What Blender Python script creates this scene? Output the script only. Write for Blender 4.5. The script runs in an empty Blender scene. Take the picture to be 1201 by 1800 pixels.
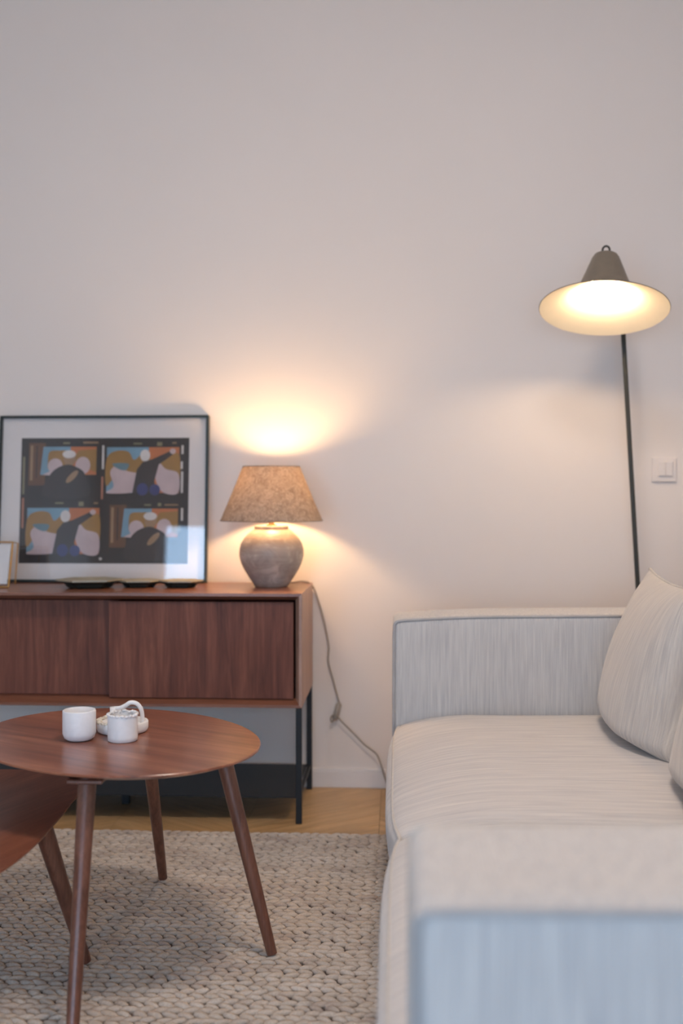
import bpy, bmesh, math, random
from mathutils import Vector, Matrix, noise as mnoise

random.seed(7)
SC = bpy.context.scene
COL = SC.collection
R = math.radians

# ------------------------------------------------------------------ camera
cam_d = bpy.data.cameras.new('camera')
cam = bpy.data.objects.new('camera', cam_d)
COL.objects.link(cam)
cam.location = (0, 0, 1.05)
cam.rotation_euler = (R(90 - 1.055), 0, R(3.028))
cam_d.sensor_fit = 'HORIZONTAL'
cam_d.sensor_width = 36.0
cam_d.lens = 1900 / 1201 * 36.0
cam_d.clip_start = 0.05
cam_d.dof.use_dof = True
cam_d.dof.focus_distance = 2.62
cam_d.dof.aperture_fstop = 2.9
SC.camera = cam

# ------------------------------------------------------------------ daylight and exposure
SC.view_settings.view_transform = 'Standard'
SC.view_settings.look = 'None'
SC.view_settings.gamma = 1.0
SC.view_settings.use_curve_mapping = False
SC.view_settings.exposure = 0.0
SKY = (0.47, 0.70, 1.0)
SKY_STRENGTH = 9.0
world = bpy.data.worlds.new('sky')
SC.world = world
world.use_nodes = True
bg = world.node_tree.nodes['Background']
bg.inputs[0].default_value = (*SKY, 1)
bg.inputs[1].default_value = SKY_STRENGTH

TABLE_BULB = 280.0      # emission strength of the table lamp bulb
FLOOR_BULB = 88.0       # emission strength of the floor lamp bulb
WARM = (1.0, 0.62, 0.30)
FLOOR_COL = (1.0, 0.70, 0.43)
CEIL_COL = (1.0, 0.82, 0.70)
CEIL_BULB = 47.0

# room extents
XL, XR, YB, YW, ZC = -2.7, 2.3, -2.0, 3.83, 2.95
WINDOWS = ((-2.16, -1.00), (-0.46, 0.74))     # x ranges in the wall behind the camera
WZ0, WZ1 = 0.03, 1.92
for wx0, wx1 in WINDOWS:                     # light portals: guide the sampling of the sky only
    ld = bpy.data.lights.new('window_portal', 'AREA')
    ld.shape = 'RECTANGLE'; ld.size = wx1 - wx0; ld.size_y = WZ1 - WZ0
    ld.cycles.is_portal = True
    lo = bpy.data.objects.new('window_portal', ld); COL.objects.link(lo)
    lo.location = ((wx0 + wx1) / 2, YB - 0.14, (WZ0 + WZ1) / 2)
    lo.rotation_euler = (R(90), 0, 0)

# ------------------------------------------------------------------ materials
class NT:
    def __init__(s, name):
        s.m = bpy.data.materials.new(name); s.m.use_nodes = True
        s.t = s.m.node_tree; s.p = s.t.nodes['Principled BSDF']; s.out = s.t.nodes['Material Output']
    def n(s, kind, **kw):
        nd = s.t.nodes.new(kind)
        for k, v in kw.items():
            if k.startswith('i_'):
                key = k[2:]
                nd.inputs[int(key) if key.isdigit() else key].default_value = v
            else:
                setattr(nd, k, v)
        return nd
    def l(s, a, b): s.t.links.new(a, b)
    def ramp(s, fac, stops):
        r = s.n('ShaderNodeValToRGB')
        e = r.color_ramp.elements
        while len(e) < len(stops): e.new(0.5)
        for el, (p, c) in zip(e, stops):
            el.position = p; el.color = (*c, 1)
        s.l(fac, r.inputs[0])
        return r.outputs[0]
    def coords(s, scale=(1, 1, 1), rot=(0, 0, 0), which='Object'):
        tc = s.n('ShaderNodeTexCoord'); mp = s.n('ShaderNodeMapping')
        mp.inputs['Scale'].default_value = scale; mp.inputs['Rotation'].default_value = rot
        s.l(tc.outputs[which], mp.inputs[0])
        return mp.outputs[0]
    def noise(s, vec, scale, detail=4, rough=0.55, dist=0.0):
        nd = s.n('ShaderNodeTexNoise', i_Scale=scale, i_Detail=detail, i_Roughness=rough, i_Distortion=dist)
        s.l(vec, nd.inputs['Vector'])
        return nd.outputs['Fac']
    def mix(s, fac, a, b, mode='MIX'):
        nd = s.n('ShaderNodeMix', data_type='RGBA', blend_type=mode)
        if isinstance(fac, (int, float)): nd.inputs[0].default_value = fac
        else: s.l(fac, nd.inputs[0])
        for k, v in ((6, a), (7, b)):
            if isinstance(v, tuple): nd.inputs[k].default_value = (*v, 1)
            else: s.l(v, nd.inputs[k])
        return nd.outputs[2]
    def bump(s, h, strength, dist=0.002):
        b = s.n('ShaderNodeBump', i_Strength=strength, i_Distance=dist)
        s.l(h, b.inputs['Height']); s.l(b.outputs[0], s.p.inputs['Normal'])
    def base(s, c):
        if isinstance(c, tuple): s.p.inputs['Base Color'].default_value = (*c, 1)
        else: s.l(c, s.p.inputs['Base Color'])
    def rough(s, v): s.p.inputs['Roughness'].default_value = v

def plain(name, col, rough=0.5, metal=0.0, var=0.06, scale=30, bump=0.0, spec=0.5):
    m = NT(name)
    v = m.noise(m.coords(), scale)
    lo = tuple(max(0, c * (1 - var)) for c in col); hi = tuple(min(1, c * (1 + var)) for c in col)
    m.base(m.ramp(v, ((0.3, lo), (0.7, hi))))
    m.rough(rough); m.p.inputs['Metallic'].default_value = metal
    m.p.inputs['Specular IOR Level'].default_value = spec
    if bump: m.bump(v, bump, 0.001)
    return m.m

def wood(name, dark, mid, light, grain='Z', rot=0.0, rough=0.42, coat=0.0, fine=1.0, bump=0.05):
    m = NT(name)
    k = {'X': (0.9, 9, 9), 'Y': (9, 0.9, 9), 'Z': (9, 9, 0.9)}[grain]
    k = tuple(a * fine for a in k)
    tc = m.n('ShaderNodeTexCoord')
    mr = m.n('ShaderNodeMapping'); mr.inputs['Rotation'].default_value = (0, 0, rot)
    m.l(tc.outputs['Object'], mr.inputs[0])
    info = m.n('ShaderNodeObjectInfo')
    off = m.n('ShaderNodeVectorMath', operation='SCALE'); off.inputs[0].default_value = (13.1, 7.7, 5.3)
    m.l(info.outputs['Random'], off.inputs['Scale'])
    ad = m.n('ShaderNodeVectorMath', operation='ADD'); m.l(mr.outputs[0], ad.inputs[0]); m.l(off.outputs[0], ad.inputs[1])
    mp = m.n('ShaderNodeMapping'); mp.inputs['Scale'].default_value = k
    m.l(ad.outputs[0], mp.inputs[0])
    a = m.noise(mp.outputs[0], 3.2, 6, 0.6, 0.6)
    mp2 = m.n('ShaderNodeMapping'); mp2.inputs['Scale'].default_value = tuple(x * (7 if x > 2 * fine else 2.2) for x in k)
    m.l(ad.outputs[0], mp2.inputs[0])
    b = m.noise(mp2.outputs[0], 3.0, 5, 0.65)
    c1 = m.ramp(a, ((0.28, dark), (0.5, mid), (0.74, light)))
    c2 = m.ramp(b, ((0.3, (0.62, 0.62, 0.62)), (0.62, (1.06, 1.06, 1.06))))
    m.base(m.mix(0.75, c1, c2, 'MULTIPLY'))
    m.rough(rough)
    m.p.inputs['Coat Weight'].default_value = coat
    m.p.inputs['Coat Roughness'].default_value = 0.22
    m.bump(b, bump, 0.001)
    return m.m

def fabric(name, along, tint=(1, 1, 1), thread=1.0):
    m = NT(name)
    stretch = {'X': (4, 150, 4), 'Y': (150, 4, 150), 'Z': (150, 40, 4), 'P': (5, 130, 5)}[along]
    v1 = m.noise(m.coords(stretch), 1.0 * thread, 3, 0.6)
    st2 = tuple(s * 2.6 for s in stretch)
    v2 = m.noise(m.coords(st2), 1.0 * thread, 2, 0.5)
    c = m.ramp(v1, ((0.3, (0.58, 0.57, 0.565)), (0.5, (0.65, 0.63, 0.61)), (0.7, (0.705, 0.68, 0.65))))
    c2 = m.ramp(v2, ((0.3, (0.80, 0.80, 0.82)), (0.7, (1.08, 1.08, 1.07))))
    c = m.mix(0.8, c, c2, 'MULTIPLY')
    c = m.mix(1.0, c, tint, 'MULTIPLY')
    m.base(c); m.rough(0.92)
    m.p.inputs['Sheen Weight'].default_value = 0.25
    m.p.inputs['Sheen Roughness'].default_value = 0.5
    m.p.inputs['Specular IOR Level'].default_value = 0.2
    w = m.n('ShaderNodeTexWave', wave_type='BANDS', bands_direction={'X': 'Y', 'Y': 'X', 'Z': 'X', 'P': 'Y'}[along], i_Scale=70.0, i_Distortion=3.0)
    w.inputs['Detail'].default_value = 1.0
    m.l(m.coords(), w.inputs['Vector'])
    ad = m.n('ShaderNodeMath', operation='ADD'); m.l(w.outputs['Fac'], ad.inputs[0]); m.l(v2, ad.inputs[1])
    m.bump(ad.outputs[0], 0.35, 0.0012)
    return m.m

def emissive(name, col, strength):
    m = NT(name)
    m.base((0.9, 0.88, 0.82))
    m.p.inputs['Emission Color'].default_value = (*col, 1)
    m.p.inputs['Emission Strength'].default_value = strength
    return m.m

def wall_paint():
    m = NT('wall_paint')
    v = m.noise(m.coords(), 1.4, 3)
    v2 = m.noise(m.coords(), 260, 2)
    m.base(m.ramp(v, ((0.3, (0.81, 0.750, 0.705)), (0.7, (0.83, 0.770, 0.725)))))
    m.rough(0.75); m.bump(v2, 0.06, 0.0006)
    return m.m

def linen_shade():
    m = NT('linen_shade')
    vec = m.coords()
    a = m.noise(vec, 55, 5, 0.65, 1.2)
    b = m.noise(m.coords((1, 1, 0.35)), 320, 2, 0.5)
    c = m.ramp(a, ((0.3, (0.36, 0.28, 0.21)), (0.7, (0.62, 0.52, 0.42))))
    c2 = m.ramp(b, ((0.3, (0.75, 0.75, 0.75)), (0.7, (1.1, 1.1, 1.1))))
    c = m.mix(0.7, c, c2, 'MULTIPLY')
    d = m.n('ShaderNodeBsdfDiffuse'); t = m.n('ShaderNodeBsdfTranslucent'); mx = m.n('ShaderNodeMixShader', i_0=0.30)
    m.l(c, d.inputs[0]); m.l(c, t.inputs[0])
    m.l(d.outputs[0], mx.inputs[1]); m.l(t.outputs[0], mx.inputs[2]); m.l(mx.outputs[0], m.out.inputs[0])
    return m.m

def clear_glass(name):
    m = NT(name)
    v = m.noise(m.coords(), 6, 1)
    g = m.n('ShaderNodeBsdfGlossy', i_Roughness=0.006); tr = m.n('ShaderNodeBsdfTransparent')
    g.inputs[0].default_value = (1, 1, 1, 1)
    lw = m.n('ShaderNodeLayerWeight', i_Blend=0.5)
    pw = m.n('ShaderNodeMath', operation='POWER'); pw.inputs[1].default_value = 5.0
    m.l(lw.outputs['Facing'], pw.inputs[0])
    f = m.n('ShaderNodeMath', operation='MULTIPLY_ADD', use_clamp=True); f.inputs[1].default_value = 0.90; f.inputs[2].default_value = 0.076
    m.l(pw.outputs[0], f.inputs[0])
    sc = m.n('ShaderNodeMath', operation='MULTIPLY_ADD', use_clamp=True); sc.inputs[1].default_value = 0.002
    m.l(v, sc.inputs[0]); m.l(f.outputs[0], sc.inputs[2])
    mx = m.n('ShaderNodeMixShader'); m.l(sc.outputs[0], mx.inputs[0])
    m.l(tr.outputs[0], mx.inputs[1]); m.l(g.outputs[0], mx.inputs[2]); m.l(mx.outputs[0], m.out.inputs[0])
    return m.m

def frosted(name, col):
    m = NT(name)
    v = m.noise(m.coords((1, 1, 1)), 40, 5, 0.6, 1.0)
    m.base(m.ramp(v, ((0.3, tuple(c * 0.93 for c in col)), (0.7, col))))
    m.rough(0.45)
    m.p.inputs['Subsurface Weight'].default_value = 0.35
    m.p.inputs['Subsurface Radius'].default_value = (0.02, 0.02, 0.02)
    m.p.inputs['Subsurface Scale'].default_value = 0.4
    m.bump(v, 0.08, 0.001)
    return m.m

def ceramic():
    m = NT('glazed_stoneware')
    v = m.noise(m.coords((1, 1, 1.6)), 16, 6, 0.65, 0.8)
    v2 = m.noise(m.coords((1, 1, 14)), 9, 4, 0.6)
    c = m.ramp(v, ((0.3, (0.30, 0.255, 0.225)), (0.52, (0.40, 0.35, 0.31)), (0.72, (0.62, 0.57, 0.52))))
    c2 = m.ramp(v2, ((0.3, (0.84, 0.84, 0.84)), (0.7, (1.05, 1.05, 1.05))))
    m.base(m.mix(0.8, c, c2, 'MULTIPLY')); m.rough(0.42); m.bump(v2, 0.18, 0.002)
    return m.m

def wool():
    m = NT('braided_wool')
    info = m.n('ShaderNodeObjectInfo')
    off = m.n('ShaderNodeVectorMath', operation='SCALE'); off.inputs[0].default_value = (17, 3, 1)
    m.l(info.outputs['Random'], off.inputs['Scale'])
    tc = m.n('ShaderNodeTexCoord')
    ad = m.n('ShaderNodeVectorMath', operation='ADD'); m.l(tc.outputs['Object'], ad.inputs[0]); m.l(off.outputs[0], ad.inputs[1])
    a = m.noise(ad.outputs[0], 7, 4, 0.6)
    b = m.noise(ad.outputs[0], 220, 2, 0.5)
    c = m.ramp(a, ((0.3, (0.44, 0.36, 0.31)), (0.5, (0.58, 0.50, 0.42)), (0.72, (0.68, 0.60, 0.52))))
    c2 = m.ramp(b, ((0.3, (0.8, 0.8, 0.8)), (0.7, (1.08, 1.08, 1.08))))
    m.base(m.mix(0.7, c, c2, 'MULTIPLY')); m.rough(0.95)
    m.p.inputs['Specular IOR Level'].default_value = 0.15
    m.p.inputs['Sheen Weight'].default_value = 0.2
    m.bump(b, 0.4, 0.002)
    return m.m

M = dict(
    wall=wall_paint(),
    trim=plain('white_trim_paint', (0.80, 0.775, 0.765), 0.5, var=0.01),
    ceiling=plain('ceiling_paint', (0.80, 0.79, 0.78), 0.8, var=0.01),
    oak_rising=wood('oak_plank_rising', (0.48, 0.29, 0.13), (0.58, 0.37, 0.175), (0.66, 0.44, 0.225), 'X', rot=R(-35.5), rough=0.38, bump=0.04),
    oak_falling=wood('oak_plank_falling', (0.48, 0.29, 0.13), (0.58, 0.37, 0.175), (0.66, 0.44, 0.225), 'X', rot=R(35.5), rough=0.38, bump=0.04),
    gap=plain('floor_gap', (0.10, 0.06, 0.03), 0.8),
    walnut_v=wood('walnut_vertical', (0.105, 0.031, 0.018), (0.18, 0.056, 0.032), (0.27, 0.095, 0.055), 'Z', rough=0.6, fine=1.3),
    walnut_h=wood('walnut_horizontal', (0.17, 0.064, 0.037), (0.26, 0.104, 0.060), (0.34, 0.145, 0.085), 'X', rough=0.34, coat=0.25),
    walnut_side_lit=wood('walnut_side_lit', (0.36, 0.21, 0.15), (0.45, 0.27, 0.20), (0.53, 0.33, 0.25), 'Z', rough=0.42),  # same walnut, paler: lamp light and glossy reflection put into the colour
    table_top=wood('walnut_table_top', (0.14, 0.040, 0.021), (0.26, 0.085, 0.044), (0.42, 0.170, 0.092), 'X', rot=R(28), rough=0.3, coat=0.3, fine=0.75),
    low_top=wood('walnut_low_table_top', (0.15, 0.046, 0.025), (0.23, 0.078, 0.043), (0.33, 0.122, 0.068), 'Y', rot=R(22), rough=0.33, coat=0.3, fine=0.9),
    leg=wood('walnut_leg', (0.10, 0.036, 0.022), (0.17, 0.064, 0.038), (0.25, 0.10, 0.06), 'Z', rough=0.34, coat=0.25, fine=1.6),
    black=plain('black_steel', (0.012, 0.014, 0.017), 0.45, spec=0.4),
    gold=plain('brass', (0.75, 0.47, 0.17), 0.3, 1.0),
    frame=plain('black_green_frame_paint', (0.012, 0.022, 0.020), 0.4),
    mat_board=plain('mat_board', (0.72, 0.69, 0.68), 0.9, var=0.01),
    glass=clear_glass('picture_glass'),
    pane=clear_glass('window_glass'),
    fab_x=fabric('melange_fabric_across', 'X', (1.06, 1.05, 1.05), 0.85),
    fab_z=fabric('melange_fabric_upright', 'Z', (0.97, 0.975, 0.98)),
    fab_p=fabric('melange_fabric_pillow', 'P', (1.0, 0.97, 0.93)),
    piping=fabric('melange_piping', 'X', (0.98, 0.95, 0.90), 2.0),
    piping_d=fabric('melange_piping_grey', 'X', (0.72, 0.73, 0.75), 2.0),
    linen=linen_shade(),
    ceramic=ceramic(),
    brass_stem=plain('brass_stem', (0.72, 0.45, 0.18), 0.35, 1.0),
    cord=plain('linen_cord', (0.30, 0.255, 0.205), 0.8, var=0.15, scale=300),
    switch_grey=plain('taupe_plastic', (0.36, 0.32, 0.275), 0.5),
    taupe=plain('taupe_enamel', (0.20, 0.165, 0.125), 0.45),
    pole=plain('dark_olive_enamel', (0.030, 0.031, 0.024), 0.4),
    cream=plain('cream_enamel', (0.90, 0.82, 0.64), 0.5, var=0.01),
    bulb_t=emissive('table_bulb', WARM, TABLE_BULB),
    bulb_f=emissive('floor_bulb', FLOOR_COL, FLOOR_BULB),
    opal=emissive('opal_glass', CEIL_COL, CEIL_BULB),
    plate=plain('white_switch_plastic', (0.79, 0.735, 0.70), 0.35, var=0.01),
    plaster=frosted('white_plaster', (0.92, 0.91, 0.90)),
    alabaster=frosted('alabaster', (0.90, 0.89, 0.89)),
    wax=frosted('cream_crumbs', (0.84, 0.76, 0.62)),
    green_glaze=plain('dark_green_glaze', (0.028, 0.036, 0.030), 0.3),
    khaki_glaze=plain('khaki_glaze', (0.38, 0.345, 0.25), 0.35),
    card=plain('pale_card', (0.66, 0.66, 0.67), 0.8, var=0.02),
    wool=wool(),
    rug_base=plain('rug_backing', (0.12, 0.09, 0.08), 0.95),
    rubber=plain('black_rubber', (0.02, 0.02, 0.02), 0.7),
)

# ------------------------------------------------------------------ mesh helpers (world coordinates)
def box(bm, x0, x1, y0, y1, z0, z1, bev=0.0, seg=2):
    t = bmesh.new()
    bmesh.ops.create_cube(t, size=1)
    for v in t.verts:
        v.co = Vector(((x0 + x1) / 2 + v.co.x * (x1 - x0), (y0 + y1) / 2 + v.co.y * (y1 - y0), (z0 + z1) / 2 + v.co.z * (z1 - z0)))
    if bev:
        bmesh.ops.bevel(t, geom=t.edges[:], offset=bev, segments=seg, affect='EDGES', profile=0.5)
    merge(bm, t)

def merge(bm, t, mat_idx=None):
    me = bpy.data.meshes.new('tmp'); t.to_mesh(me); t.free()
    n0 = len(bm.faces)
    bm.from_mesh(me); bpy.data.meshes.remove(me)
    if mat_idx is not None:
        bm.faces.ensure_lookup_table()
        for f in bm.faces[n0:]: f.material_index = mat_idx

def frame_axes(d):
    d = d.normalized()
    up = Vector((0, 0, 1)) if abs(d.z) < 0.95 else Vector((1, 0, 0))
    a = d.cross(up).normalized(); b = d.cross(a).normalized()
    return a, b

def tube(bm, pts, rad, n=10, closed=False, cap=True):
    pts = [Vector(p) for p in pts]
    rads = rad if isinstance(rad, (list, tuple)) else [rad] * len(pts)
    N = len(pts); rings = []
    pa = None
    for i, p in enumerate(pts):
        if closed: d = pts[(i + 1) % N] - pts[i - 1]
        else: d = pts[min(i + 1, N - 1)] - pts[max(i - 1, 0)]
        d.normalize()
        if pa is None: a, b = frame_axes(d)
        else:
            a = (pa - d * pa.dot(d)).normalized(); b = d.cross(a)
        pa = a
        rings.append([bm.verts.new(p + (a * math.cos(2 * math.pi * k / n) + b * math.sin(2 * math.pi * k / n)) * rads[i]) for k in range(n)])
    for i in range(N if closed else N - 1):
        r0, r1 = rings[i], rings[(i + 1) % N]
        for k in range(n):
            bm.faces.new((r0[k], r0[(k + 1) % n], r1[(k + 1) % n], r1[k]))
    if cap and not closed:
        bm.faces.new(rings[0][::-1]); bm.faces.new(rings[-1])

def lathe(bm, prof, center, n=48, axis=None, close_bottom=True, close_top=True):
    """prof: list of (r, h) along the axis (default +Z)"""
    c = Vector(center); ax = Vector(axis).normalized() if axis else Vector((0, 0, 1))
    a, b = frame_axes(ax)
    rings = []
    for r, h in prof:
        if r < 1e-6:
            rings.append([bm.verts.new(c + ax * h)])
        else:
            rings.append([bm.verts.new(c + ax * h + (a * math.cos(2 * math.pi * k / n) + b * math.sin(2 * math.pi * k / n)) * r) for k in range(n)])
    for r0, r1 in zip(rings, rings[1:]):
        for k in range(n):
            k2 = (k + 1) % n
            if len(r0) == 1 and len(r1) == 1: continue
            if len(r0) == 1: bm.faces.new((r0[0], r1[k2], r1[k]))
            elif len(r1) == 1: bm.faces.new((r0[k], r0[k2], r1[0]))
            else: bm.faces.new((r0[k], r0[k2], r1[k2], r1[k]))
    if close_bottom and len(rings[0]) > 1: bm.faces.new(rings[0][::-1])
    if close_top and len(rings[-1]) > 1: bm.faces.new(rings[-1])

def prism(bm, outline, z0, z1, under=0.0):
    """outline of (x, y); the lower face is drawn in by `under` towards the centre (bevelled underside)"""
    cx = sum(p[0] for p in outline) / len(outline); cy = sum(p[1] for p in outline) / len(outline)
    def sh(p, k):
        d = Vector((p[0] - cx, p[1] - cy)); L = d.length
        q = d * ((L - k) / L); return (cx + q.x, cy + q.y)
    zm = z0 + (z1 - z0) * 0.72
    levels = [(z1, 0.0015), (z1 - 0.0015, 0), (zm, 0.0), (z0, under)]
    rings = [[bm.verts.new((*sh(p, k), z)) for p in outline] for z, k in levels]
    n = len(outline)
    for r0, r1 in zip(rings, rings[1:]):
        for i in range(n):
            bm.faces.new((r0[i], r1[i], r1[(i + 1) % n], r0[(i + 1) % n]))
    bm.faces.new(rings[0]); bm.faces.new(rings[-1][::-1])

def spline(pts, per=8, closed=False):
    P = [Vector(p) for p in pts]; N = len(P); out = []
    for i in range(N if closed else N - 1):
        if closed: p0, p1, p2, p3 = P[i - 1], P[i], P[(i + 1) % N], P[(i + 2) % N]
        else: p0, p1, p2, p3 = P[max(i - 1, 0)], P[i], P[i + 1], P[min(i + 2, N - 1)]
        for k in range(per):
            t = k / per
            out.append(0.5 * ((2 * p1) + (p2 - p0) * t + (2 * p0 - 5 * p1 + 4 * p2 - p3) * t * t + (3 * p1 - p0 - 3 * p2 + p3) * t ** 3))
    if not closed: out.append(P[-1])
    return out

def rbox(lx, ly, lz, r, nx=14, ny=14, nz=8):
    """closed rounded box centred on the origin, evenly gridded so that it can be puffed; returns bmesh"""
    def ticks(h, n):
        t = [-h, -h + r * 0.25, -h + r * 0.55, -h + r]
        inner = [-h + r + (2 * h - 2 * r) * i / n for i in range(1, n)]
        return t + inner + [h - r, h - r * 0.55, h - r * 0.25, h]
    H = (lx / 2, ly / 2, lz / 2)
    T = (ticks(H[0], nx), ticks(H[1], ny), ticks(H[2], nz))
    bm = bmesh.new(); cache = {}
    def vert(i, j, k):
        key = (i, j, k)
        if key not in cache:
            p = Vector((T[0][i], T[1][j], T[2][k]))
            q = Vector([max(-H[a] + r, min(H[a] - r, p[a])) for a in range(3)])
            d = p - q
            if d.length > 1e-9: p = q + d.normalized() * r
            cache[key] = bm.verts.new(p)
        return cache[key]
    L = [len(t) - 1 for t in T]
    for a, b, c in ((0, 1, 2), (1, 2, 0), (2, 0, 1)):
        for side in (0, L[c]):
            for i in range(L[a]):
                for j in range(L[b]):
                    idx = []
                    for di, dj in ((0, 0), (1, 0), (1, 1), (0, 1)):
                        k = [0, 0, 0]; k[a] = i + di; k[b] = j + dj; k[c] = side; idx.append(vert(*k))
                    bm.faces.new(idx if side else idx[::-1])
    return bm

def obj(name, bm, mat, parent=None, smooth=None, recalc=True):
    """links one mesh object; coordinates are world coordinates, taken relative to the parent's base"""
    if recalc: bmesh.ops.recalc_face_normals(bm, faces=bm.faces[:])
    off = Vector((0, 0, 0)); p = parent
    while p is not None:
        off += p.location; p = p.parent
    if off.length > 0: bmesh.ops.translate(bm, verts=bm.verts[:], vec=-off)
    me = bpy.data.meshes.new(name); bm.to_mesh(me); bm.free()
    for mt in (mat if isinstance(mat, list) else [mat]): me.materials.append(mt)
    if smooth is not None:
        me.polygons.foreach_set('use_smooth', [True] * len(me.polygons))
        if smooth < 179: me.set_sharp_from_angle(angle=R(smooth))
    o = bpy.data.objects.new(name, me); COL.objects.link(o)
    o.parent = parent
    return o

def recentre(o, loc):
    """puts the origin of a top-level mesh at its base"""
    o.data.transform(Matrix.Translation(-Vector(loc))); o.location = loc
    return o

def tag(o, label, cat, group=None):
    o['label'] = label; o['category'] = cat
    if group: o['group'] = group
    return o

def thing(name, loc, label, cat, group=None):
    o = bpy.data.objects.new(name, None); COL.objects.link(o)
    o.location = loc; o.empty_display_size = 0.1
    return tag(o, label, cat, group)

def struct(name, bm, mat, label=None, smooth=None):
    o = obj(name, bm, mat, None, smooth); o['kind'] = 'structure'
    if label: o['label'] = label
    return o

B = bmesh.new

# ------------------------------------------------------------------ the room
bm = B(); box(bm, XL - 0.2, XR + 0.2, YW, YW + 0.2, -0.05, ZC); struct('wall_back', bm, M['wall'], 'plain warm white wall behind the sideboard')
bm = B(); box(bm, XL - 0.2, XL, YB, YW, -0.05, ZC); struct('wall_left', bm, M['wall'], 'plain warm white side wall on the left')
bm = B(); box(bm, XR, XR + 0.2, YB, YW, -0.05, ZC); struct('wall_right', bm, M['wall'], 'plain warm white side wall on the right')
bm = B()
edges = [XL - 0.2] + [e for w in WINDOWS for e in w] + [XR + 0.2]
for i in range(0, len(edges), 2): box(bm, edges[i], edges[i + 1], YB - 0.2, YB, -0.05, ZC)
for a, b in WINDOWS:
    box(bm, a, b, YB - 0.2, YB, WZ1, ZC); box(bm, a, b, YB - 0.2, YB, -0.05, WZ0)
struct('wall_front', bm, M['wall'], 'window wall behind the viewer')
bm = B(); box(bm, XL - 0.2, XR + 0.2, YB - 0.2, YW + 0.2, ZC, ZC + 0.15); struct('ceiling', bm, M['ceiling'], 'plain white ceiling')
bm = B()
box(bm, XL, XR, YW - 0.016, YW - 0.0005, 0.0005, 0.058, 0.001, 1)
box(bm, XL, XR, YW - 0.012, YW - 0.0005, 0.058, 0.066, 0.002, 2)
struct('baseboard_back', bm, M['trim'], 'low white painted skirting board')
for i, (a, b) in enumerate(WINDOWS):
    bm = B(); y0, y1 = YB - 0.12, YB - 0.06
    mid = (a + b) / 2
    for x0, x1 in ((a, a + 0.06), (mid - 0.05, mid + 0.05), (b - 0.06, b)): box(bm, x0, x1, y0, y1, WZ0, WZ1)
    for z0, z1 in ((WZ0, WZ0 + 0.08), (WZ1 - 0.07, WZ1), (0.83, 0.88)): box(bm, a + 0.06, mid - 0.05, y0, y1, z0, z1); box(bm, mid + 0.05, b - 0.06, y0, y1, z0, z1)
    w = struct('window_%d' % (i + 1), bm, M['trim'], 'tall white casement window behind the viewer')
    for x0, x1 in ((a + 0.06, mid - 0.05), (mid + 0.05, b - 0.06)):
        for z0, z1 in ((WZ0 + 0.08, 0.83), (0.88, WZ1 - 0.07)):
            bm = B(); vs = [bm.verts.new(p) for p in ((x0, YB - 0.09, z0), (x1, YB - 0.09, z0), (x1, YB - 0.09, z1), (x0, YB - 0.09, z1))]
            bm.faces.new(vs); obj('pane', bm, M['pane'], w, recalc=False)

# chevron oak floor: planks near the wall are single pieces, the rest one joined part
bm = B(); box(bm, XL, XR, YB, YW, -0.05, -0.006); floor = struct('floor', bm, M['gap'], 'light oak chevron parquet floor')
CW, PP, SH, GAP, X0 = 0.42, 0.115, 0.30, 0.0012, -0.06
def clip(poly, axis, lim, keep_low):
    out = []
    for i in range(len(poly)):
        p, q_ = poly[i], poly[(i + 1) % len(poly)]
        ip = (p[axis] <= lim) == keep_low; iq = (q_[axis] <= lim) == keep_low
        if ip: out.append(p)
        if ip != iq:
            t = (lim - p[axis]) / (q_[axis] - p[axis]); out.append((p[0] + (q_[0] - p[0]) * t, p[1] + (q_[1] - p[1]) * t))
    return out
def plank_bm(poly, x0=0.0, y0=0.0, bm=None, mi=0):
    bm = bm or B()
    top = [bm.verts.new((x - x0, y - y0, 0.0)) for x, y in poly]; bot = [bm.verts.new((x - x0, y - y0, -0.006)) for x, y in poly]
    bm.faces.new(top).material_index = mi
    n = len(poly)
    for i in range(n): bm.faces.new((bot[i], bot[(i + 1) % n], top[(i + 1) % n], top[i])).material_index = mi
    return bm
pl_mesh = {}
far = B(); g = GAP / 2
for k in range(int((XL - X0) / CW) - 1, int((XR - X0) / CW) + 1):
    s = 1 if k % 2 else -1
    x0 = X0 + k * CW
    for j in range(int((YW - YB + 2 * SH) / PP) + 4):
        y0 = YW + SH - PP * j
        full = [(x0 + g, y0 + g), (x0 + CW - g, y0 + g + s * SH), (x0 + CW - g, y0 + PP - g + s * SH), (x0 + g, y0 + PP - g)]
        poly = full
        for ax, lim, kl in ((0, XL, False), (0, XR, True), (1, YB, False), (1, YW, True)):
            if poly: poly = clip(poly, ax, lim, kl)
        if len(poly) < 3: continue
        cy = sum(p[1] for p in poly) / len(poly)
        if cy > 2.95 and -1.9 < x0 < 0.6:
            if poly == full and s in pl_mesh: me = pl_mesh[s]
            else:
                t = plank_bm(poly, x0, y0); me = bpy.data.meshes.new('plank'); t.to_mesh(me); t.free(); me.materials.append(M['oak_rising' if s == 1 else 'oak_falling'])
                if poly == full: pl_mesh[s] = me
            o = bpy.data.objects.new('plank', me); COL.objects.link(o); o.parent = floor; o.location = (x0, y0, 0)
        else: plank_bm(poly, 0, 0, far, 0 if s == 1 else 1)
fo = obj('far_planks', far, [M['oak_rising'], M['oak_falling']], floor); fo['kind'] = 'stuff'

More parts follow.
